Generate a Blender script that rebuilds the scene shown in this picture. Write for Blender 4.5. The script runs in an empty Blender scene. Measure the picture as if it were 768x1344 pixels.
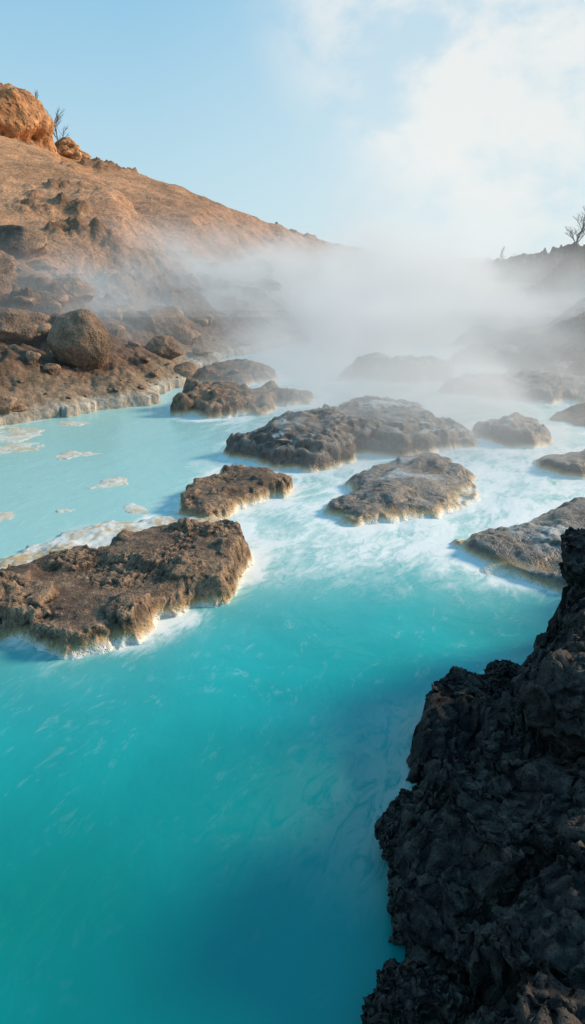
import bpy, math, random, bmesh
import numpy as np
from mathutils import Vector
random.seed(3); rng=np.random.RandomState(7)
S=bpy.context.scene
# ---------------------------------------------------------------- noise
PERM=rng.permutation(256); PERM=np.concatenate([PERM,PERM,PERM])
G=rng.normal(size=(256,3)); G/=np.linalg.norm(G,axis=1)[:,None]
def perlin(x,y,z):
    x,y,z=np.broadcast_arrays(np.asarray(x,float),np.asarray(y,float),np.asarray(z,float))
    xi=np.floor(x).astype(int);yi=np.floor(y).astype(int);zi=np.floor(z).astype(int)
    xf=x-xi;yf=y-yi;zf=z-zi
    xi&=255;yi&=255;zi&=255
    fu=lambda t:t*t*t*(t*(t*6-15)+10)
    u=fu(xf);v=fu(yf);w=fu(zf);out=0
    for a in (0,1):
        for b in (0,1):
            for c in (0,1):
                h=PERM[PERM[PERM[xi+a]+yi+b]+zi+c]
                g=G[h]
                d=g[...,0]*(xf-a)+g[...,1]*(yf-b)+g[...,2]*(zf-c)
                out=out+d*(u if a else 1-u)*(v if b else 1-v)*(w if c else 1-w)
    return out*1.5
def fbm(x,y,z,s,o=4,g=.5,off=0.):
    r=0;a=1.;t=0
    for i in range(o):
        r=r+a*perlin(x*s+off+i*17.3,y*s+off*1.7+i*5.1,z*s+off+i*9.7);t+=a;a*=g;s*=2.03
    return r/t
def billow(x,y,z,s,o=4,g=.5,off=0.):   # rounded lumps with sharp creases
    r=0;a=1.;t=0
    for i in range(o):
        r=r+a*(np.abs(perlin(x*s+off+i*17.3,y*s+off*1.7+i*5.1,z*s+off+i*9.7))*2-.45);t+=a;a*=g;s*=2.1
    return r/t
def ss(a,b,x):
    t=np.clip((x-a)/(b-a),0,1);return t*t*(3-2*t)
def chaikin(p,n=2,closed=True):
    p=[np.array(q,float) for q in p]
    for _ in range(n):
        o=[]
        m=len(p)
        for i in range(m if closed else m-1):
            a=p[i];b=p[(i+1)%m];o+= [a*.75+b*.25,a*.25+b*.75]
        p=o
    return np.array(p)
def sdist(px,py,poly):   # >0 inside
    n=len(poly);d=np.full(px.shape,1e9);ins=np.zeros(px.shape,bool)
    for i in range(n):
        ax,ay=poly[i];bx,by=poly[(i+1)%n]
        ex,ey=bx-ax,by-ay;L=ex*ex+ey*ey+1e-12
        t=np.clip(((px-ax)*ex+(py-ay)*ey)/L,0,1)
        d=np.minimum(d,(px-ax-t*ex)**2+(py-ay-t*ey)**2)
        if ay!=by:
            c=((ay>py)!=(by>py))&(px<(bx-ax)*(py-ay)/(by-ay)+ax)
            ins^=c
    d=np.sqrt(d);return np.where(ins,d,-d)
def linedist(px,py,pts):
    best=np.full(px.shape,1e9);hh=np.zeros(px.shape)
    for a,b in zip(pts[:-1],pts[1:]):
        ex,ey=b[0]-a[0],b[1]-a[1];L=ex*ex+ey*ey
        t=np.clip(((px-a[0])*ex+(py-a[1])*ey)/L,0,1)
        d=np.hypot(px-a[0]-t*ex,py-a[1]-t*ey)
        h=a[2]+(b[2]-a[2])*t
        m=d<best;best=np.where(m,d,best);hh=np.where(m,h,hh)
    return best,hh
def smax(a,b,k):
    h=np.clip(.5+.5*(a-b)/k,0,1);return b+(a-b)*h+k*h*(1-h)
def smin(a,b,k):return -smax(-a,-b,k)
def raw_mesh(name,co,F,mat,attrs=None):
    k=F.shape[1]
    me=bpy.data.meshes.new(name)
    me.vertices.add(len(co));me.vertices.foreach_set('co',co.astype(np.float32).ravel())
    me.loops.add(F.size);me.loops.foreach_set('vertex_index',F.astype(np.int32).ravel())
    me.polygons.add(len(F));me.polygons.foreach_set('loop_start',np.arange(0,F.size,k,dtype=np.int32))
    me.polygons.foreach_set('loop_total',np.full(len(F),k,np.int32))
    me.update(calc_edges=True);me.validate()
    me.polygons.foreach_set('use_smooth',np.ones(len(me.polygons),bool))
    if attrs:
        for q,v in attrs.items():
            v=v.reshape(len(co),-1)
            if v.shape[1]==1:
                at=me.attributes.new(q,'FLOAT','POINT');at.data.foreach_set('value',v.astype(np.float32).ravel())
            else:
                at=me.attributes.new(q,'FLOAT_COLOR','POINT')
                at.data.foreach_set('color',np.concatenate([v,np.ones((len(co),1))],1).astype(np.float32).ravel())
    me.materials.append(mat)
    ob=bpy.data.objects.new(name,me);S.collection.objects.link(ob);return ob
def grid_mesh(name,X,Y,Z,mat,mask=None,attrs=None):
    n,m=X.shape
    idx=np.arange(n*m).reshape(n,m)
    a=idx[:-1,:-1];b=idx[1:,:-1];c=idx[1:,1:];d=idx[:-1,1:]
    F=np.stack([a,b,c,d],-1).reshape(-1,4)
    co=np.stack([X,Y,Z],-1).reshape(-1,3)
    if mask is not None:
        mk=mask.reshape(-1);F=F[mk[F].any(1)]
        used=np.unique(F);rm=-np.ones(n*m,int);rm[used]=np.arange(len(used));F=rm[F];co=co[used]
    return raw_mesh(name,co,F,mat,attrs)
# ---------------------------------------------------------------- material helpers
class NT:
    def __init__(s,name):
        s.m=bpy.data.materials.new(name);s.m.use_nodes=True;s.t=s.m.node_tree;s.t.nodes.clear()
        s.out=s.t.nodes.new('ShaderNodeOutputMaterial')
    def n(s,ty,**k):
        nd=s.t.nodes.new(ty)
        for a,b in k.items():setattr(nd,a,b)
        return nd
    def l(s,a,b):s.t.links.new(a,b)
    def put(s,sock,v):
        if isinstance(v,bpy.types.NodeSocket):s.l(v,sock)
        else:sock.default_value=v
    def math(s,op,a,b=0.,c=None,clamp=False):
        nd=s.n('ShaderNodeMath',operation=op,use_clamp=clamp)
        s.put(nd.inputs[0],a);s.put(nd.inputs[1],b)
        if c is not None:s.put(nd.inputs[2],c)
        return nd.outputs[0]
    def rng(s,v,a,b,c=0.,d=1.,smooth=True):
        nd=s.n('ShaderNodeMapRange');nd.interpolation_type='SMOOTHSTEP' if smooth else 'LINEAR'
        s.put(nd.inputs[0],v)
        for i,q in zip((1,2,3,4),(a,b,c,d)):s.put(nd.inputs[i],q)
        return nd.outputs[0]
    def mix(s,f,a,b):
        nd=s.n('ShaderNodeMix',data_type='RGBA')
        s.put(nd.inputs[0],f)
        for i,q in ((6,a),(7,b)):
            if isinstance(q,tuple):q=tuple(q)+((1,) if len(q)==3 else ())
            s.put(nd.inputs[i],q)
        return nd.outputs[2]
    def noise(s,vec,scale,detail=5,rough=.55,dist=0.,color=False):
        nd=s.n('ShaderNodeTexNoise');s.l(vec,nd.inputs['Vector'])
        nd.inputs['Scale'].default_value=scale;nd.inputs['Detail'].default_value=detail
        nd.inputs['Roughness'].default_value=rough;nd.inputs['Distortion'].default_value=dist
        return nd.outputs['Color' if color else 'Fac']
    def vor(s,vec,scale,feat='F1'):
        nd=s.n('ShaderNodeTexVoronoi',feature=feat);s.l(vec,nd.inputs['Vector']);nd.inputs['Scale'].default_value=scale
        return nd.outputs['Distance']
    def bump(s,h,strength,dist,prev=None):
        nd=s.n('ShaderNodeBump');nd.inputs['Strength'].default_value=strength;nd.inputs['Distance'].default_value=dist
        s.l(h,nd.inputs['Height'])
        if prev:s.l(prev,nd.inputs['Normal'])
        return nd.outputs[0]
    def map(s,vec,scale=(1,1,1),rot=(0,0,0)):
        nd=s.n('ShaderNodeMapping');s.l(vec,nd.inputs[0]);nd.inputs['Scale'].default_value=scale;nd.inputs['Rotation'].default_value=rot
        return nd.outputs[0]
def lava_material(name,dark,light,rim=0.0,white=0.0,fine=1.0,wet=.12,rimh=.1,bs=1.,dry=.82,cav=.4,top=None,fleck=0.):
    t=NT(name);geo=t.n('ShaderNodeNewGeometry');P=geo.outputs['Position']
    sx=t.n('ShaderNodeSeparateXYZ');t.l(P,sx.inputs[0]);z=sx.outputs[2]
    sn=t.n('ShaderNodeSeparateXYZ');t.l(geo.outputs['Normal'],sn.inputs[0])
    n1=t.noise(P,1.7*fine,4,.6);n2=t.noise(P,9*fine,5,.65);n3=t.noise(P,45*fine,3,.7)
    pits=t.vor(P,38*fine)
    f=t.math('ADD',t.math('MULTIPLY',n1,.55),t.math('MULTIPLY',n2,.55))
    col=t.mix(t.rng(f,.4,.72),dark,light)
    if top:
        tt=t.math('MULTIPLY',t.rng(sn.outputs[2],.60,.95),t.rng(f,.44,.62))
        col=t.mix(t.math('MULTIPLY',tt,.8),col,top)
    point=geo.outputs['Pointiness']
    col=t.mix(t.rng(point,.43,.5),tuple(c*cav for c in dark),col)  # shade in creases painted into the base colour
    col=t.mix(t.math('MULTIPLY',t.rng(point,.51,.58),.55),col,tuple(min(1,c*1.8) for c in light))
    col=t.mix(t.rng(n3,.35,.6,.5*bs,0),col,tuple(c*.4 for c in dark))
    if fleck>0:
        fl=t.math('MULTIPLY',t.rng(n1,.64,.70),t.rng(n3,.52,.60))
        col=t.mix(t.math('MULTIPLY',fl,fleck),col,(.45,.47,.48))
    if white>0:
        wn=t.noise(P,1.1,6,.6,.8)
        w=t.math('MULTIPLY',t.rng(wn,.64-white*.2,.70-white*.1),t.rng(sn.outputs[2],.8,.97))
        col=t.mix(t.math('MULTIPLY',w,.7),col,(.5,.52,.52))
    if rim>0:
        zz=t.math('ADD',z,t.math('MULTIPLY',t.math('SUBTRACT',n1,.5),rimh*1.6))
        zz=t.math('ADD',zz,t.math('MULTIPLY',t.math('SUBTRACT',n2,.5),rimh))
        g=t.rng(zz,rimh*.35,rimh*1.15,1,0)
        col=t.mix(t.math('MULTIPLY',g,rim),col,t.mix(t.rng(n2,.4,.6),(.46,.27,.10),(.60,.46,.29)))
        col=t.mix(t.rng(zz,.0,rimh*.6,rim,0),col,(.78,.74,.66))
    b=t.n('ShaderNodeBsdfPrincipled')
    t.put(b.inputs['Base Color'],col)
    zw=t.rng(z,wet*.3,wet*1.6,.32,dry);t.l(zw,b.inputs['Roughness'])
    b.inputs['Specular IOR Level'].default_value=.4
    h=t.math('ADD',t.math('MULTIPLY',n2,.6),t.math('MULTIPLY',n3,.25))
    nb=t.bump(h,min(1,.9*bs),.05/fine)
    nb=t.bump(t.rng(pits,.0,.42),min(1,.8*bs),.012/fine,nb)
    t.l(nb,b.inputs['Normal']);t.l(b.outputs[0],t.out.inputs[0]);return t.m
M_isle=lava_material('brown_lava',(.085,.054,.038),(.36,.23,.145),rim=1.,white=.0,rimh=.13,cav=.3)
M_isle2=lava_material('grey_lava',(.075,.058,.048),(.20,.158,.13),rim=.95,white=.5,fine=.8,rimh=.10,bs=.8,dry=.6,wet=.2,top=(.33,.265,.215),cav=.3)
M_cliff=lava_material('black_lava',(.009,.0085,.0095),(.050,.040,.034),rim=0,white=.0,fine=1.4,bs=1.2,cav=.2,top=(.085,.06,.045),fleck=.5)  # top tint: brown light on upward faces put into the colour
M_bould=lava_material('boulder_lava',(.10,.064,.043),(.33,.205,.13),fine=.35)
M_outc=lava_material('orange_sandstone',(.26,.10,.035),(.62,.30,.13),fine=.06)
# ---------------------------------------------------------------- island rocks
ISL=[]
def rock(name,pts,h,mat,res=.02,edge=.12,amp=.06,lump=3.,off=0.,round_=.5,smooth=1,depth=.3,warp=.28,hollow=.6,slab=False,tilt=(0,0)):
    poly=chaikin(pts,smooth);ISL.append(poly)
    lo=poly.min(0)-.45;hi=poly.max(0)+.45
    X,Y=np.meshgrid(np.arange(lo[0],hi[0],res),np.arange(lo[1],hi[1],res),indexing='ij')
    oc,gg=(4,.42) if slab else (6,.58)
    wx=fbm(X,Y,0,1.3,oc,gg,off+3)*warp;wy=fbm(X,Y,0,1.3,oc,gg,off+30)*warp
    sc=min(1,(hi-lo).min()/2.)
    sd=sdist(X+wx*sc,Y+wy*sc,poly)
    cx,cy=poly.mean(0)
    if slab:
        e2=edge*(1.25+1.3*fbm(X,Y,0,.9,3,.5,off+60))
        n_=fbm(X,Y,0,.6,4,.5,off+11)
        Lc=min(1.,(hi-lo).min()/2.5)
        inner=sd+fbm(X,Y,0,1.1,4,.5,off+90)*.55
        lay=.56*ss(-.02,np.maximum(e2,.05),sd)+.24*ss(.12*Lc,.26*Lc,inner)+.20*ss(.42*Lc,.6*Lc,inner)
        base=h*(1+1.0*n_)*np.clip(1+tilt[0]*(X-cx)+tilt[1]*(Y-cy),.3,1.9)
        Z=-depth*ss(.02,-.35,sd)-.02+lay*np.maximum(base,.05)
        w=ss(-.04,.12,sd)
        rough=.55+.9*ss(-.1,.2,fbm(X,Y,0,.9,3,.5,off+21))
        Z=Z+fbm(X,Y,Z,lump,7,.58,off)*amp*1.7*w*rough
        Z=Z+billow(X,Y,Z,lump*2.2,5,.62,off+7)*amp*.7*w*rough
        X2=X+fbm(X,Y,Z*2.5,lump*1.5,5,.55,off+50)*amp*1.2;Y2=Y+fbm(X,Y,Z*2.5,lump*1.5,5,.55,off+80)*amp*1.2
        return grid_mesh(name,X2,Y2,Z,mat,mask=sd>-.33)
    side=ss(-.02,edge,sd)
    top=1-round_*np.exp(-np.maximum(sd,0)/(edge*3.2))
    base=h*(1+hollow*fbm(X,Y,0,.9,4,.5,off+11)*1.6)
    q=h*.33;k=base/q;kf=np.floor(k);base=.4*base+.6*q*(kf+ss(.4,.7,k-kf))
    Z=-depth*ss(.02,-.35,sd)-.02+side*top*np.maximum(base,.04)
    rough=.25+1.1*ss(-.12,.2,fbm(X,Y,0,1.5,3,.5,off+21))
    dz=(billow(X,Y,Z,lump*.5,6,.55,off)*1.0+fbm(X,Y,Z,lump,6,.6,off+140)*.7)*amp*rough
    w=ss(-.06,.08,sd)
    Z=Z+dz*w
    X2=X+fbm(X,Y,Z*1.5,lump*1.3,5,.6,off+50)*amp*1.1;Y2=Y+fbm(X,Y,Z*1.5,lump*1.3,5,.6,off+80)*amp*1.1
    Z=Z+billow(X2,Y2,Z,lump*5,3,.6,off+5)*amp*.34*w*rough
    return grid_mesh(name,X2,Y2,Z,mat,mask=sd>-.33)
A=[(-3.4,4.7),(-2.81,4.92),(-2.49,5.0),(-2.18,4.88),(-1.85,4.76),(-1.41,4.88),(-1.15,5.25),(-0.87,5.5),(-0.60,5.9),(-0.40,6.45),(-0.48,7.0),(-0.8,7.25),(-1.3,7.1),(-1.75,6.9),(-1.95,6.45),(-2.25,6.5),(-2.6,6.2),(-2.9,5.95),(-3.5,5.7)]
rock('lava_rock_island',A,.38,M_isle,res=.013,edge=.10,amp=.09,lump=2.8,off=1.,round_=.28,warp=.34)
A2=[(-1.55,8.2),(-1.08,7.75),(-0.81,7.95),(-0.54,8.25),(-0.2,8.65),(-0.02,9.1),(-0.18,9.5),(-0.55,9.95),(-1.05,9.9),(-1.05,9.3),(-1.25,9.0),(-1.45,8.6)]
rock('lava_rock',A2,.24,M_isle,res=.016,edge=.1,amp=.06,lump=2.6,off=7.,round_=.3,warp=.5)
B=[(-0.98,10.9),(-0.6,10.15),(0.19,9.85),(0.79,10.2),(1.46,10.75),(2.28,11.0),(3.15,11.4),(3.3,12.2),(2.9,12.8),(2.5,13.6),(2.45,14.5),(1.92,14.8),(1.14,14.2),(0.54,13.18),(-0.2,12.47),(-0.8,11.6)]
rock('flat_lava_rock',B,.46,M_isle2,res=.024,edge=.17,amp=.08,lump=1.8,off=13.,warp=.6,slab=True,tilt=(-.14,.05))
C=[(0.34,8.31),(0.5,7.8),(0.9,7.6),(1.5,7.75),(2.15,8.15),(2.6,8.9),(2.8,9.9),(2.45,10.6),(1.6,10.5),(1.0,9.7),(0.66,8.84)]
rock('flat_lava_rock',C,.19,M_isle2,res=.019,edge=.10,amp=.04,lump=2.,off=19.,warp=.5,slab=True,tilt=(.0,.1))
D=[(1.85,6.85),(2.05,6.3),(2.45,6.05),(2.85,5.95),(3.3,5.85),(4.6,5.8),(4.6,8.5),(3.76,8.45),(3.15,8.15),(2.55,7.6),(2.05,7.15)]
rock('flat_lava_rock',D,.24,M_isle2,res=.019,edge=.12,amp=.04,lump=2.,off=23.,warp=.45,slab=True)
E=[(3.62,10.25),(3.81,9.75),(4.3,9.55),(5.2,9.5),(6.2,9.9),(6.2,11.2),(4.87,11.0),(4.14,10.7)]
rock('flat_lava_rock',E,.2,M_isle2,res=.028,edge=.13,amp=.045,lump=1.8,off=29.,warp=.4,slab=True)
F=[(3.3,12.1),(3.55,11.5),(4.1,11.3),(4.6,11.7),(4.7,12.8),(4.2,13.3),(3.5,13.0)]
rock('lava_rock',F,.3,M_isle2,res=.028,edge=.2,amp=.065,lump=2.,off=31.,warp=.5,slab=True)
G_=[(3.4,17.1),(3.82,16.5),(4.64,16.0),(5.75,15.4),(6.73,15.3),(8.5,15.0),(9.7,19.6),(8.34,19.7),(6.76,19.33),(4.63,18.0)]
rock('flat_lava_rock',G_,.38,M_isle2,res=.045,edge=.25,amp=.11,lump=1.4,off=37.,warp=.7,slab=True)
Hh=[(1.1,19.2),(1.5,18.5),(3.17,18.1),(4.4,18.5),(4.8,19.6),(3.92,20.4),(2.34,20.2)]
rock('flat_lava_rock',Hh,.52,M_isle2,res=.045,edge=.3,amp=.10,lump=1.4,off=41.,warp=.6,slab=True)
I_=[(-2.5,13.95),(-1.45,13.5),(-0.87,14.1),(-0.1,14.9),(0.45,15.5),(0.25,16.2),(-0.62,16.5),(-1.72,16.4),(-2.6,15.3)]
rock('lava_rock',I_,.42,M_isle,res=.032,edge=.22,amp=.10,lump=1.8,off=43.,warp=.6,slab=True,tilt=(-.15,0))
J=[(-2.9,18.5),(-1.87,17.65),(-0.89,17.9),(-0.3,18.9),(-0.8,20.1),(-2.44,20)]
rock('lava_rock',J,.40,M_isle,res=.04,edge=.22,amp=.10,lump=1.6,off=47.,warp=.6,slab=True)
M1=[(4.9,21.6),(6.0,20.9),(8.5,21.0),(9.4,23.5),(6.8,24.2),(5.4,23)]
rock('flat_lava_rock',M1,.45,M_isle2,res=.06,edge=.35,amp=.12,lump=1.2,off=51.,warp=.8,slab=True)
M2=[(6.0,26.6),(7.6,25.8),(9.8,26.3),(9.6,29.2),(7.2,29.4)]
rock('flat_lava_rock',M2,.55,M_isle2,res=.07,edge=.35,amp=.14,lump=1.,off=55.,warp=.8,slab=True)
NI=len(ISL)
# ---------------------------------------------------------------- travertine shelf behind the big island
def trav_material():
    t=NT('travertine');geo=t.n('ShaderNodeNewGeometry');P=geo.outputs['Position']
    n=t.noise(P,2.0,7,.62,1.0);n2=t.noise(P,14,6,.6);
    col=t.mix(t.rng(n,.42,.58),(.68,.67,.63),(.50,.35,.18))
    col=t.mix(t.rng(n2,.45,.7,0,.8),col,(.72,.72,.70))
    sx=t.n('ShaderNodeSeparateXYZ');t.l(P,sx.inputs[0])
    col=t.mix(t.rng(sx.outputs[2],.0,.03,.6,0),col,(.60,.58,.46))
    b=t.n('ShaderNodeBsdfPrincipled');t.put(b.inputs['Base Color'],col);b.inputs['Roughness'].default_value=.4
    t.l(t.bump(n2,.6,.02),b.inputs['Normal']);t.l(b.outputs[0],t.out.inputs[0]);return t.m
M_trav=trav_material()
SH=[(-3.6,5.2),(-2.7,5.9),(-2.2,6.3),(-1.5,6.8),(-0.8,7.0),(-0.66,7.5),(-1.0,8.0),(-1.75,8.1),(-2.2,7.7),(-2.6,7.4),(-2.9,6.9),(-3.2,6.5),(-3.9,6.2)]
rock('travertine_shelf',SH,.10,M_trav,res=.02,edge=.12,amp=.035,lump=2.,off=61.,depth=.2,warp=.8)
for i,(x,y,r) in enumerate([(-2.65,9.4,.42),(-3.66,10.9,.36),(-4.9,11.5,.55),(-1.95,8.4,.26),(-1.3,9.6,.2),(-5.4,12.3,.7),(-2.9,8.2,.22),(-4.3,13.3,.4),(-3.7,7.9,.3)]):
    pp=[(x+r*1.1*math.cos(a)*(1+.18*math.sin(3*a+i)),y+r*.95*math.sin(a)*(1+.15*math.cos(2*a+i))) for a in np.linspace(0,2*math.pi,9)[:-1]]
    rock('travertine_patch',pp,.036,M_trav,res=.02,edge=.14,amp=.024,lump=2.5,off=70.+i,depth=.1,warp=.9)
# ---------------------------------------------------------------- foreground cliff
CL=[(4.4,8.0),(3.9,7.1),(3.25,6.1),(2.55,5.3),(2.0,4.75),(1.72,4.45),(1.25,4.28),(0.97,4.12),(0.87,3.7),(0.68,3.2),(0.56,2.5),(0.43,1.94),(0.30,1.5),(0.0,.9),(-.5,.4),(-1.5,0),(-3,-2),(-4,-5),(9,-5),(9,8.5),(5.5,8.6)]
clp=np.array(CL)
def cliff_h(X,Y):
    wx=fbm(X,Y,0,1.6,5,.6,3)*.26;wy=fbm(X,Y,0,1.6,5,.6,33)*.26
    sd=sdist(X+wx,Y+wy,clp)
    n=fbm(X,Y,0,1.3,4,.55,9)
    sd2=sd+n*.55
    Z=.28*ss(-.03,.12,sd)+.30*ss(.26,.42,sd2)+.28*ss(.60,.80,sd2)+.26*ss(.98,1.2,sd2)-.4*ss(.0,-.4,sd)-.03
    Z=Z*(1-.12*ss(4,2,Y)+.2*ss(5,6.5,Y))+.80*ss(0,.16,sd)*np.exp(-(((X-2.62)/.56)**2+((Y-4.8)/.6)**2)**1.5)
    return Z,sd
def cliff():
    res=.013
    X,Y=np.meshgrid(np.arange(-.3,5.0,res),np.arange(1.0,8.6,res),indexing='ij')
    Z,sd=cliff_h(X,Y)
    n,m=X.shape;idx=np.arange(n*m).reshape(n,m)
    Fq=np.stack([idx[:-1,:-1],idx[1:,:-1],idx[1:,1:],idx[:-1,1:]],-1).reshape(-1,4)
    mk=(sd>-.35).reshape(-1);Fq=Fq[mk[Fq].any(1)]
    used=np.unique(Fq);rm=-np.ones(n*m,int);rm[used]=np.arange(len(used));Fq=rm[Fq]
    co=np.stack([X,Y,Z],-1).reshape(-1,3)[used];wt=ss(-.1,.1,sd).reshape(-1)[used]
    Ft=np.concatenate([Fq[:,[0,1,2]],Fq[:,[0,2,3]]])
    V=[co];FF=[Ft];WT=[wt];o=len(co)
    r=random.Random(11)
    bm=bmesh.new();bmesh.ops.create_icosphere(bm,subdivisions=6,radius=1)
    ico=np.array([v.co[:] for v in bm.verts]);IF=np.array([[v.index for v in f.verts] for f in bm.faces]);bm.free()
    cnt=0
    while cnt<44:
        y=r.uniform(1.3,7.4);x=r.uniform(.3,4.2)
        z,s=cliff_h(np.array([[x]]),np.array([[y]]));z=z[0,0];s=s[0,0]
        if s<.08 or s>1.7 or x>.62*y+.6:continue
        rad=r.uniform(.12,.20) if s<.3 else r.uniform(.16,.46)
        b=ico.copy()
        for _ in range(12):
            nn=rng.normal(size=3);nn/=np.linalg.norm(nn);dd=rng.uniform(.5,.82)
            e=b@nn-dd;b=b-np.maximum(e,0)[:,None]*nn*.95
        b=b*np.array([rad*r.uniform(.9,1.35),rad*r.uniform(.9,1.35),rad*r.uniform(.6,.95)])+np.array([x,y,z-rad*.3])
        V.append(b);FF.append(IF+o);WT.append(np.ones(len(b)));o+=len(b);cnt+=1
    co=np.concatenate(V);FF=np.concatenate(FF);w=np.concatenate(WT)
    x,y,z=co.T
    dx=fbm(x,y,z,1.9,7,.64,52)*.22+billow(x,y,z,8,5,.68,92)*.06
    dy=fbm(x,y,z,1.9,7,.64,82)*.22+billow(x,y,z,8,5,.68,97)*.06
    dz=(billow(x,y,z,1.7,6,.6,2.)*.15+billow(x,y,z,9,5,.68,6.)*.085)*w
    co=co+np.stack([dx,dy,dz],-1)
    raw_mesh('black_lava_cliff',co,FF,M_cliff)
cliff()
# ---------------------------------------------------------------- terrain
shoreL=[(-9,-8),(-9.5,4),(-9,9),(-7.63,11.32),(-6.4,12.13),(-5.67,12.92),(-5.11,13.7),(-4.5,14.3),(-4.3,15.0),(-3.29,15.01),(-2.9,15.54),(-2.9,17.36),(-2.6,19.91),(-2.57,22.35),(-1.18,24.5),(0.3,27.96),(1.2,32.83),(2.0,39.67),(5.5,52),(12,62)]
shoreR=[(12,62),(10,52),(9.8,42.6),(8.93,34.84),(8.1,28.5),(6.61,24.96),(6.3,21.47),(6.6,18.5),(7.6,16.0),(5.9,14.3),(5.75,13.53),(6.1,12.42),(6.4,9.96),(7,7),(8,4),(8.5,-8)]
water_poly=np.array(shoreL+shoreR[1:])
RL=[(-70,35,20),(-40,52,16),(-27,58,13.4),(-23,62,12.5),(-17.2,64,11.1),(-14.4,70,9.6),(-9.4,80,7.7),(-3.2,90,7.6),(1.6,98,5.4),(8,110,2.2),(16,120,0)]
RR=[(34,-10,9),(27,15,8.5),(22,28,7.2),(16.3,40,5.1),(17,50,3.4),(17.5,62,2.9),(24,85,2.6),(45,120,2)]
def height(X,Y):
    wx=fbm(X,Y,0,.35,5,.58,4)*1.3;wy=fbm(X,Y,0,.35,5,.58,44)*1.3
    R=np.hypot(X,Y)
    wl=ss(200,60,R)
    d=-sdist(X+wx*wl,Y+wy*wl,water_poly)   # >0 on land
    left=(X<(-1+.11*Y))
    dl=np.maximum(d,0)
    plat=.10*ss(0,.3,dl)+ np.where(left,5.0*(1-np.exp(-np.maximum(dl-.5,0)/10.5)), 3.2*(1-np.exp(-dl/8.5)))
    far=ss(55,75,Y)*ss(40,8,np.abs(X-14))
    plat=plat*(1-.72*far)
    dL,hL=linedist(X,Y,RL);dR,hR=linedist(X,Y,RR)
    rid=fbm(X,Y,0,.09,5,.5,20)
    hl=hL-.27*dL+rid*1.0*ss(0,12,dL);hr=hR-.42*dR+rid*.8*ss(0,5,dR)
    h=smax(plat,hl,1.2);h=smax(h,np.where(X>2,hr,-9),.8)
    cap=.12+dl*.36+.02*dl**2
    h=smin(h,cap,.25)+.06
    hill=ss(-.6,1.2,hl-plat)*ss(12,5,X-.11*Y)*ss(3,8,dl)
    lava=(1-hill)*ss(.0,1.0,dl)
    b=billow(X,Y,0,.40,7,.6,5)
    rampa=.22+.78*ss(.5,6,dl)
    h=h+b*1.0*lava*ss(160,60,R)*rampa
    led=fbm(X,Y,0,.5,4,.5,130)
    h=h+.28*(ss(.05,.09,led)+ss(-.15,-.11,led)-1)*lava*rampa*ss(90,40,R)
    b2=fbm(X,Y,0,.16,5,.55,60)
    crag=ss(.15,.33,b2)*hill
    h=h+crag*(.3+billow(X,Y,0,.5,6,.6,66)*1.0)*ss(200,60,R)
    h=h+hill*(fbm(X,Y,0,.35,7,.62,71)*.34)
    h=h+.06*billow(X,Y,0,2.2,4,.6,15)*ss(0,.3,dl)*ss(80,30,R)*(1-hill*.7)
    th=X/np.maximum(Y,1)
    fm=ss(300,700,R)*(2+5.5*np.exp(-((th-.12)/.05)**2)+4*np.exp(-((th-.24)/.07)**2)+14*ss(.0,-.5,th)+16*ss(.35,.8,th)+7*fbm(X,Y,0,.008,5,.55,90))
    h=h*ss(900,200,R)+fm*ss(-200,100,Y)
    h=np.where(d<0,-.06-.5*ss(0,-1.2,d),h)
    return h,d,hill,crag
ang=np.concatenate([np.radians(np.arange(-180,-38,2.5)),np.radians(np.arange(-38,34,.12)),np.radians(np.arange(34,180.1,2.5))])
rad=np.concatenate([np.exp(np.arange(math.log(5),math.log(10),.02)),np.exp(np.arange(math.log(10),math.log(125),.0040)),np.exp(np.arange(math.log(125),math.log(3000),.03))])
AA,RRR=np.meshgrid(ang,rad,indexing='ij')
TX=RRR*np.sin(AA);TY=RRR*np.cos(AA)
TZ,TD,THILL,TCRAG=height(TX,TY)
n1=fbm(TX,TY,0,.12,5,.55,100)[...,None];n2=fbm(TX,TY,TZ*2,.9,4,.6,110)[...,None]
lavac=np.array([.15,.095,.067])*(1+1.0*n2)+np.maximum(n1,0)*np.array([.28,.15,.08])
hillc=np.array([.58,.335,.21])*(1+.5*n1+.35*n2)
leftness=ss(-2,-24,TX)[...,None]
hillc=hillc*(1-.15*(1-leftness))+np.array([.12,.03,-.03])*leftness
scrub=ss(.12,.32,fbm(TX,TY,0,.55,6,.68,170))[...,None]
hillc=hillc*(1-.45*scrub)+.45*scrub*np.array([.20,.15,.09])
cragc=np.array([.20,.12,.075])*(1+.8*n2)
col=lavac*(1-THILL[...,None])+hillc*THILL[...,None]
col=col*(1-TCRAG[...,None]*.8)+cragc*TCRAG[...,None]*.8
rightm=ss(2,6,TX-.1*TY)[...,None]
col=col*(1-rightm)+rightm*(np.array([.10,.08,.068])*(1+.8*n2))
beach=(ss(1.6,.1,TD+n2[...,0]*.8)*ss(3,0,TX))[...,None]
col=col*(1-beach*.65)+beach*.65*np.array([.5,.39,.27])
crust=(ss(.45,.05,TD+n2[...,0]*.35)*ss(3,0,TX))[...,None]
col=col*(1-crust*.75)+crust*.75*np.array([.66,.62,.54])
far_haze=ss(120,350,RRR)[...,None];col=col*(1-far_haze)+far_haze*np.array([.36,.43,.47])  # aerial haze painted into the ground colour, paler blue with distance
col=np.clip(col,.012,.8)
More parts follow.
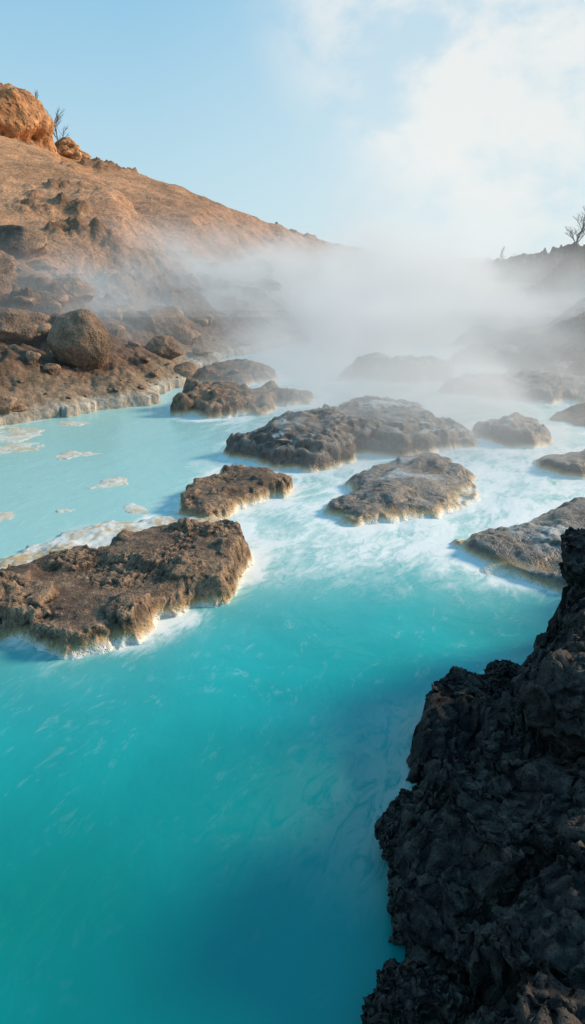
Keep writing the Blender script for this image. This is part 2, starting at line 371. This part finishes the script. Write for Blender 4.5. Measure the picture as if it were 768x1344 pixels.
def terrain_material():
    t=NT('volcanic_ground');geo=t.n('ShaderNodeNewGeometry');P=geo.outputs['Position']
    at=t.n('ShaderNodeAttribute',attribute_name='gcol')
    n=t.noise(P,1.3,6,.65);n2=t.noise(P,7,6,.7);v=t.vor(P,5.)
    c=t.mix(t.rng(n,.35,.65,.0,.3),at.outputs['Color'],(.05,.034,.024))
    mul=t.n('ShaderNodeMix',data_type='RGBA',blend_type='MULTIPLY');mul.inputs[0].default_value=.6
    t.l(c,mul.inputs[6]);cr=t.mix(t.rng(n2,.3,.65),(1.5,1.4,1.35),(.4,.38,.36));t.l(cr,mul.inputs[7])
    b=t.n('ShaderNodeBsdfPrincipled');t.l(mul.outputs[2],b.inputs['Base Color']);b.inputs['Roughness'].default_value=.9
    b.inputs['Specular IOR Level'].default_value=.2
    nb=t.bump(n2,.9,.10);nb=t.bump(t.rng(v,0,.5),.5,.05,nb)
    t.l(nb,b.inputs['Normal']);t.l(b.outputs[0],t.out.inputs[0]);return t.m
M_ter=terrain_material()
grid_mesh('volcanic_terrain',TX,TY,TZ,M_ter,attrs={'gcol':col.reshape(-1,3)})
# ---------------------------------------------------------------- boulders
def boulder(name,loc,r,mat,off=0.,amp=.18,sub=5,freq=1.1,strata=0.,flat=0):
    bm=bmesh.new();bmesh.ops.create_icosphere(bm,subdivisions=sub,radius=1)
    co=np.array([v.co[:] for v in bm.verts]);F=np.array([[v.index for v in f.verts] for f in bm.faces]);bm.free()
    g=np.random.RandomState(int(off*3)+1)
    for _ in range(flat):
        nn=g.normal(size=3);nn/=np.linalg.norm(nn);dd=g.uniform(.6,.85);e=co@nn-dd;co=co-np.maximum(e,0)[:,None]*nn
    x,y,z=co.T
    d=1+fbm(x,y,z,freq,2,.5,off)*amp*2+billow(x,y,z,freq*2,5,.58,off+9)*amp*.8
    co=co*d[:,None]
    if strata:
        s=np.sin(co[:,2]*9+fbm(x,y,z,1.2,3,.5,off)*5)*strata
        co[:,0]*=1+s;co[:,1]*=1+s
    co=co*np.array(r)+np.array(loc)
    return raw_mesh(name,co,F,mat)
def gh(x,y):
    return float(height(np.array([[x]],float),np.array([[y]],float))[0][0,0])
boulder('round_boulder',(-5.0,16.4,gh(-5.0,16.4)+.42),(.72,.66,.72),M_bould,3.,amp=.09)
for (x,y,a,b,c,of) in [(-7.1,17.6,1.25,.9,.6,21),(-8.6,19.5,1.3,1.1,.8,23),(-6.9,21.5,.9,.8,.6,25),(-4.3,22.5,1.1,.9,.7,27),(-9.5,24,1.5,1.2,.9,29),(-3.6,19.2,.6,.55,.4,31)]:
    boulder('lava_boulder',(x,y,gh(x,y)+c*.15),(a,b,c),M_bould,of,amp=.16,flat=11)
boulder('rock_outcrop',(-23.4,57.5,11.9),(5.0,4.5,4.6),M_outc,5.,amp=.22,sub=6,freq=.9,strata=.05)
boulder('rock_outcrop',(-19.0,63.5,11.3),(1.9,1.6,1.3),M_outc,8.,amp=.25,freq=1.2,strata=.05)
def scatter():
    proto=[]
    for k in range(6):
        bm=bmesh.new();bmesh.ops.create_icosphere(bm,subdivisions=3,radius=1)
        co=np.array([v.co[:] for v in bm.verts])
        for _ in range(11):
            nn=rng.normal(size=3);nn/=np.linalg.norm(nn);dd=rng.uniform(.5,.8)
            e=co@nn-dd;co=co-np.maximum(e,0)[:,None]*nn
        x,y,z=co.T
        co=co*(1+billow(x,y,z,1.8,4,.6,k*9)*.22)[:,None]
        F=np.array([[v.index for v in f.verts] for f in bm.faces]);bm.free();proto.append((co,F))
    V=[];FF=[];o=0
    cand=[]
    while len(cand)<700:
        y=random.uniform(12.5,50);x=random.uniform(-.46*y,-.05*y+1)
        cand.append((x,y))
    xs=np.array([[c[0] for c in cand]]);ys=np.array([[c[1] for c in cand]])
    h,d,hl,_=height(xs,ys)
    for i,(x,y) in enumerate(cand):
        if d[0,i]<.05 or hl[0,i]>.6:continue
        s=min(.45,.045*math.exp(random.random()**2.6*2.5))*(.6+y/40)
        co,F=proto[i%6];a=random.uniform(0,6.28)
        R=np.array([[math.cos(a),-math.sin(a),0],[math.sin(a),math.cos(a),0],[0,0,1]])
        c=(co*np.array([s*random.uniform(.8,1.5),s,s*random.uniform(.45,.8)]))@R.T+np.array([x,y,h[0,i]+s*.1])
        V.append(c);FF.append(F+o);o+=len(c)
    raw_mesh('scattered_boulders',np.concatenate(V),np.concatenate(FF),M_bould)
scatter()
# ---------------------------------------------------------------- water
ang=np.radians(np.concatenate([np.arange(-80,-36,2.),np.arange(-36,36,.14),np.arange(36,81,2.)]))
rad=np.concatenate([np.linspace(.6,1.6,12),np.exp(np.arange(math.log(1.7),math.log(70),.0052))])
AA,RW=np.meshgrid(ang,rad,indexing='ij');WX=RW*np.sin(AA);WY=RW*np.cos(AA)
dI=np.full(WX.shape,-9.)
for p in ISL[:NI+1]:
    dI=np.maximum(dI,sdist(WX,WY,p))
dI=-dI
dc=-sdist(WX,WY,clp);dsh=sdist(WX,WY,water_poly)
fx,fy=-.45,-.89
u=WX*fx+WY*fy;v=-WX*fy+WY*fx
w1=fbm(WX,WY,0,.5,3,.5,200)*1.6
st=fbm(u*.6,(v+w1)*1.7,0,1.,5,.62,210)
st2=fbm(u*1.6+w1,(v+w1*.8)*4.,0,1.,4,.6,220)
rap=ss(6.0,8.2,WY+.25*WX+fbm(WX,WY,0,.4,3,.5,230)*1.8)*ss(34,20,WY)*ss(-2.2,-.2,WX+.1*(WY-8))
casc=0
for (cx,cy,cr,ca) in [(3.3,12.3,.8,.95),(3.1,9.6,.8,.95),(3.4,10.9,.8,.8),(.5,7.0,.9,.8),(1.6,7.0,.8,.7),(0.1,8.0,.6,.55),(2.7,10.9,.5,.7),(-.3,6.3,.35,.3),(5.2,12.6,.9,.7),(3.2,15.3,1.,.6),(3.1,8.5,.6,.6),(-.4,7.4,.5,.45),(1.2,11.0,.6,.4),(-.3,9.6,.5,.4)]:
    casc=np.maximum(casc,ca*np.exp(-((WX+w1*.25-cx)**2+((WY-cy)*.8)**2)/cr**2))
near=np.exp(-np.maximum(dI,0)/.13)
near2=np.exp(-np.maximum(dI,0)/.55)
patch=ss(-.25,.3,fbm(WX,WY,0,1.1,3,.5,300))
foam=near*(.3+.6*patch+.7*st)+near2*.25*patch+rap*(.19+np.maximum(st+.1,0)*1.5+np.maximum(st2,0)*1.0)*(.4+.9*near2)+casc*(.7+.6*st+.4*st2)
foam+=ss(.15,.45,st)*.15*ss(4.5,6.5,WY)+.35*np.exp(-np.maximum(dsh,0)/.3)*ss(8,12,WY)
foam=np.clip(foam,0,1)
milky=ss(5.0,10.0,WY-.55*WX+w1*.6)*.85+rap*.38+casc*.5+.25*ss(9,20,WY)+near2*.3+.35*ss(-.6,-2.6,WX+w1*.3)*ss(6.3,8.5,WY)
milky=np.clip(milky,0,1.15)
reef=np.exp(-np.maximum(dc-.04,0)/.28)*ss(4.4,3.9,WY)*ss(2.3,3.0,WY)
deep=ss(4.9,2.1,WY+fbm(WX,WY,0,.7,3,.5,240)*.8)
WZ=(fbm(u*.6,v*1.6+w1,0,1.,4,.5,250)*.04*rap+fbm(WX,WY,0,1.2,3,.5,260)*.006)
def water_material():
    t=NT('turquoise_water');geo=t.n('ShaderNodeNewGeometry');P=geo.outputs['Position']
    A=lambda n:t.n('ShaderNodeAttribute',attribute_name=n).outputs['Fac']
    rotz=math.atan2(-.89,-.45)
    mp=t.map(t.map(P,rot=(0,0,-rotz)),scale=(.6,1.25,1))
    nz=t.noise(mp,1.9,8,.6,1.6);nf=t.noise(mp,6,8,.66,1.8)
    big=t.noise(P,.6,4,.5,.7)
    c=t.mix(A('deep'),(.0,.385,.40),(.0,.215,.20))
    c=t.mix(t.rng(big,.35,.65,0,.55),c,(.0,.265,.28))
    c=t.mix(A('milky'),c,(.33,.57,.55))
    rf=t.math('MULTIPLY',A('reef'),t.rng(nf,.34,.54))
    c=t.mix(t.math('MULTIPLY',rf,.8),c,(.36,.44,.40))
    f=A('foam')
    fm=t.math('ADD',f,t.math('MULTIPLY',t.math('SUBTRACT',nz,.5),t.math('MULTIPLY',f,2.4)))
    fm=t.math('ADD',fm,t.math('MULTIPLY',t.math('SUBTRACT',nf,.5),t.math('MULTIPLY',f,2.6)),clamp=True)
    fm=t.rng(fm,.1,1.)
    th=t.math('ABSOLUTE',t.math('SUBTRACT',t.noise(mp,1.1,7,.62,2.2),.5))
    wisp=t.math('MULTIPLY',t.math('MULTIPLY',t.rng(th,.0,.04,1,0),t.rng(nf,.48,.66)),t.math('MULTIPLY_ADD',A('deep'),-.11,.12))
    fm=t.math('MAXIMUM',fm,wisp)
    c=t.mix(fm,c,(.78,.81,.80))
    b=t.n('ShaderNodeBsdfPrincipled');t.l(c,b.inputs['Base Color'])
    t.l(t.rng(fm,0,.6,.25,.7),b.inputs['Roughness']);b.inputs['IOR'].default_value=1.33
    rip=t.noise(P,2.4,3,.5,.3)
    nb=t.bump(rip,.2,.05);nb=t.bump(nz,.15,.04,nb)
    t.l(nb,b.inputs['Normal']);t.l(b.outputs[0],t.out.inputs[0]);return t.m
grid_mesh('turquoise_water',WX,WY,WZ,water_material(),attrs={'foam':foam,'milky':milky,'reef':reef,'deep':deep})
# ---------------------------------------------------------------- bare trees
def bark():
    t=NT('bare_bark');b=t.n('ShaderNodeBsdfPrincipled');g=t.n('ShaderNodeNewGeometry')
    t.l(t.mix(t.noise(g.outputs['Position'],9),(.09,.065,.05),(.16,.12,.10)),b.inputs['Base Color']);b.inputs['Roughness'].default_value=.9
    t.l(b.outputs[0],t.out.inputs[0]);return t.m
M_bark=bark()
def tree_geo(V,F,base,height_,spread,lvl0=4,seed=0):
    r=random.Random(seed)
    def seg(a,b,ra,rb):
        d=(b-a).normalized();s=d.orthogonal().normalized();q=d.cross(s);o=len(V)
        for c,rr in ((a,ra),(b,rb)):
            for k in range(4):
                an=k*math.pi/2;V.append(tuple(c+(s*math.cos(an)+q*math.sin(an))*rr))
        for k in range(4):F.append((o+k,o+(k+1)%4,o+4+(k+1)%4,o+4+k))
    def grow(a,d,L,rad,lvl):
        p=a;n=3
        for i in range(n):
            d=(d+Vector((r.uniform(-1,1),r.uniform(-1,1),r.uniform(-.3,.6)))*.16).normalized()
            q=p+d*L/n;ra=rad*(1-.4*i/n);seg(p,q,ra,ra*.85)
            p=q
            if lvl>0:
                for _ in range(1 if i<n-1 else 2):
                    nd=(d+Vector((r.uniform(-1,1),r.uniform(-1,1),r.uniform(-.1,.7)))*spread).normalized()
                    grow(p,nd,L*r.uniform(.5,.75),rad*.6,lvl-1)
    grow(Vector(base),Vector((0,0,1)),height_*.42,height_*.016,lvl0)
def tree(name,specs,lvl=4,spread=.85):
    V=[];F=[]
    for i,(x,y,z,h) in enumerate(specs):tree_geo(V,F,(x,y,z),h,spread,lvl,seed=int(abs(x)*10)+i)
    me=bpy.data.meshes.new(name);me.from_pydata(V,[],F);me.update();me.materials.append(M_bark)
    ob=bpy.data.objects.new(name,me);S.collection.objects.link(ob)
tree('bare_tree',[(-20.1,61.5,gh(-20.1,61.5)-.1,4.6)],spread=1.0)
tree('bare_tree',[(-18.9,62,gh(-18.9,62)-.1,3.6)],spread=1.0)
tree('bare_tree',[(15.7,40.5,gh(15.7,40.5)-.1,3.4)],lvl=5,spread=1.1)
sp=[]
for i in range(40):
    y=random.uniform(58,72);x=y*random.uniform(.26,.37);sp.append((x,y,gh(x,y)-.1,random.uniform(.8,1.7)))
tree('distant_bare_shrubs',sp,lvl=3,spread=1.1)
# ---------------------------------------------------------------- steam volume (world-space density, three abutting regions)
def steam_material(dens,puffs,seed,thr,nscale):
    t=NT('steam_vapour');geo=t.n('ShaderNodeNewGeometry');P=geo.outputs['Position']
    off=t.n('ShaderNodeVectorMath',operation='ADD');t.l(P,off.inputs[0]);off.inputs[1].default_value=(seed*13.7,seed*5.1,seed*2.2)
    mp=t.map(off.outputs[0],scale=(1,.6,1.1))
    n=t.noise(mp,nscale,3,.6,.5)
    tot=None
    for (px,py,pz,rx,ry,rz,a) in puffs:
        vm=t.n('ShaderNodeVectorMath',operation='SUBTRACT');t.l(P,vm.inputs[0]);vm.inputs[1].default_value=(px,py,pz)
        vd=t.n('ShaderNodeVectorMath',operation='DIVIDE');t.l(vm.outputs[0],vd.inputs[0]);vd.inputs[1].default_value=(rx,ry,rz)
        vl=t.n('ShaderNodeVectorMath',operation='LENGTH');t.l(vd.outputs[0],vl.inputs[0])
        q=t.rng(vl.outputs['Value'],0,1,a,0)
        tot=q if tot is None else t.math('ADD',tot,q)
    d=t.math('MULTIPLY',tot,t.rng(n,thr[0],thr[1],.08,1))
    d=t.math('MULTIPLY',d,dens)
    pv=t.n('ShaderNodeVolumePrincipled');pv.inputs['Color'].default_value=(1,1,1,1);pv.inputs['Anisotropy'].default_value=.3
    pv.inputs['Emission Color'].default_value=(.82,.96,1.06,1);t.l(t.math('MULTIPLY',d,.20),pv.inputs['Emission Strength'])  # added glow stands in for light scattered repeatedly inside the steam
    t.l(d,pv.inputs['Density']);t.l(pv.outputs[0],t.out.inputs['Volume']);return t.m
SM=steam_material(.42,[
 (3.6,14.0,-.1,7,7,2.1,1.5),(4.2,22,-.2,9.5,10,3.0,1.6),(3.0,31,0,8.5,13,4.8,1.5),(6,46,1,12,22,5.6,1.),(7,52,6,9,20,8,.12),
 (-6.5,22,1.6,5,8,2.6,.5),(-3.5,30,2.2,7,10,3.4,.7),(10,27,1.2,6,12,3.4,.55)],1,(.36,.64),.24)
st_e=bpy.data.objects.new('steam',None);S.collection.objects.link(st_e)
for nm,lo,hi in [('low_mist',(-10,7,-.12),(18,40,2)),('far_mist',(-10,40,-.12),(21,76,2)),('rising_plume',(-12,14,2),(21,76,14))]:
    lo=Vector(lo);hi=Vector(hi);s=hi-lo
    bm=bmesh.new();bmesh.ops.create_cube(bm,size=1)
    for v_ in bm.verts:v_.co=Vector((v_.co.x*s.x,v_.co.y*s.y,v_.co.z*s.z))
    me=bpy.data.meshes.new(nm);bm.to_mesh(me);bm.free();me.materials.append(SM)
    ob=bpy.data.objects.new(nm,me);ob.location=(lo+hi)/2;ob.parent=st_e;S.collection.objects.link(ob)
# ---------------------------------------------------------------- light
EL=math.radians(27);ROT=math.radians(70)
sd_=Vector((math.sin(ROT)*math.cos(EL),math.cos(ROT)*math.cos(EL),math.sin(EL)))
L=bpy.data.lights.new('sun','SUN');L.energy=4.9;L.angle=math.radians(12);L.color=(1,.78,.55)
lo=bpy.data.objects.new('sun',L);lo.rotation_euler=(-sd_).to_track_quat('-Z','Y').to_euler();S.collection.objects.link(lo)
W=bpy.data.worlds.new('World');S.world=W;W.use_nodes=True;nt=W.node_tree;nt.nodes.clear()
o=nt.nodes.new('ShaderNodeOutputWorld');bg=nt.nodes.new('ShaderNodeBackground');sk=nt.nodes.new('ShaderNodeTexSky')
sk.sky_type='NISHITA';sk.sun_disc=False;sk.sun_elevation=EL;sk.sun_rotation=ROT;sk.air_density=1.;sk.dust_density=1.;sk.ozone_density=1.
tc=nt.nodes.new('ShaderNodeTexCoord');GEN=tc.outputs['Generated']
def wn(ty,**k):
    n=nt.nodes.new(ty)
    for a,b in k.items():setattr(n,a,b)
    return n
def mr(v,a,b,c=0,d=1):
    n=wn('ShaderNodeMapRange',interpolation_type='SMOOTHSTEP');nt.links.new(v,n.inputs[0])
    for i,q in zip((1,2,3,4),(a,b,c,d)):n.inputs[i].default_value=q
    return n.outputs[0]
def wm(op,a,b,clamp=False):
    n=wn('ShaderNodeMath',operation=op,use_clamp=clamp)
    for i,q in enumerate((a,b)):
        if isinstance(q,(int,float)):n.inputs[i].default_value=q
        else:nt.links.new(q,n.inputs[i])
    return n.outputs[0]
def wmix(f,a,b):
    n=wn('ShaderNodeMix',data_type='RGBA')
    for i,q in ((0,f),(6,a),(7,b)):
        if isinstance(q,(int,float,tuple)):n.inputs[i].default_value=q
        else:nt.links.new(q,n.inputs[i])
    return n.outputs[2]
sep=wn('ShaderNodeSeparateXYZ');nt.links.new(GEN,sep.inputs[0])
haze=wmix(mr(sep.outputs[2],-.02,.50),(5.4,7.5,8.4,1),(1.8,5.1,7.8,1))
sky=wmix(.88,sk.outputs[0],haze)
def lobe(x,y,z,a,b):
    c=Vector((x,y,z)).normalized()
    dp=wn('ShaderNodeVectorMath',operation='DOT_PRODUCT');nt.links.new(GEN,dp.inputs[0]);dp.inputs[1].default_value=c
    return mr(dp.outputs['Value'],math.cos(math.radians(a)),math.cos(math.radians(b)))
mpn=wn('ShaderNodeMapping');nt.links.new(GEN,mpn.inputs[0]);mpn.inputs['Scale'].default_value=(1,1,1.4);mpn.inputs['Location'].default_value=(.7,.4,.9)
ns=wn('ShaderNodeTexNoise');nt.links.new(mpn.outputs[0],ns.inputs['Vector']);ns.inputs['Scale'].default_value=6.5;ns.inputs['Detail'].default_value=9;ns.inputs['Roughness'].default_value=.58;ns.inputs['Distortion'].default_value=.15
m1=wm('ADD',lobe(.22,1.16,.40,15,3),lobe(.34,1.12,.22,14,3),clamp=True)
m2=wm('MULTIPLY',m1,mr(ns.outputs['Fac'],.38,.60,.2,1))
glow=wm('MULTIPLY',lobe(.45,1.05,.12,36,5),.35)
sky=wmix(glow,sky,(7.2,8.2,8.5,1))
sky=wmix(wm('MULTIPLY',m2,.88),sky,(8.4,8.5,8.3,1))
nt.links.new(sky,bg.inputs[0]);bg.inputs[1].default_value=.105;nt.links.new(bg.outputs[0],o.inputs[0])
# ---------------------------------------------------------------- camera
cam=bpy.data.cameras.new('camera');co=bpy.data.objects.new('camera',cam);S.collection.objects.link(co)
co.location=(0,0,3);co.rotation_euler=(math.radians(90-20.1),0,0)
cam.sensor_fit='VERTICAL';cam.sensor_height=24;cam.lens=12/(672/892);cam.clip_end=6000;cam.clip_start=.05
S.camera=co
S.view_settings.view_transform='Standard';S.view_settings.look='None';S.view_settings.exposure=0
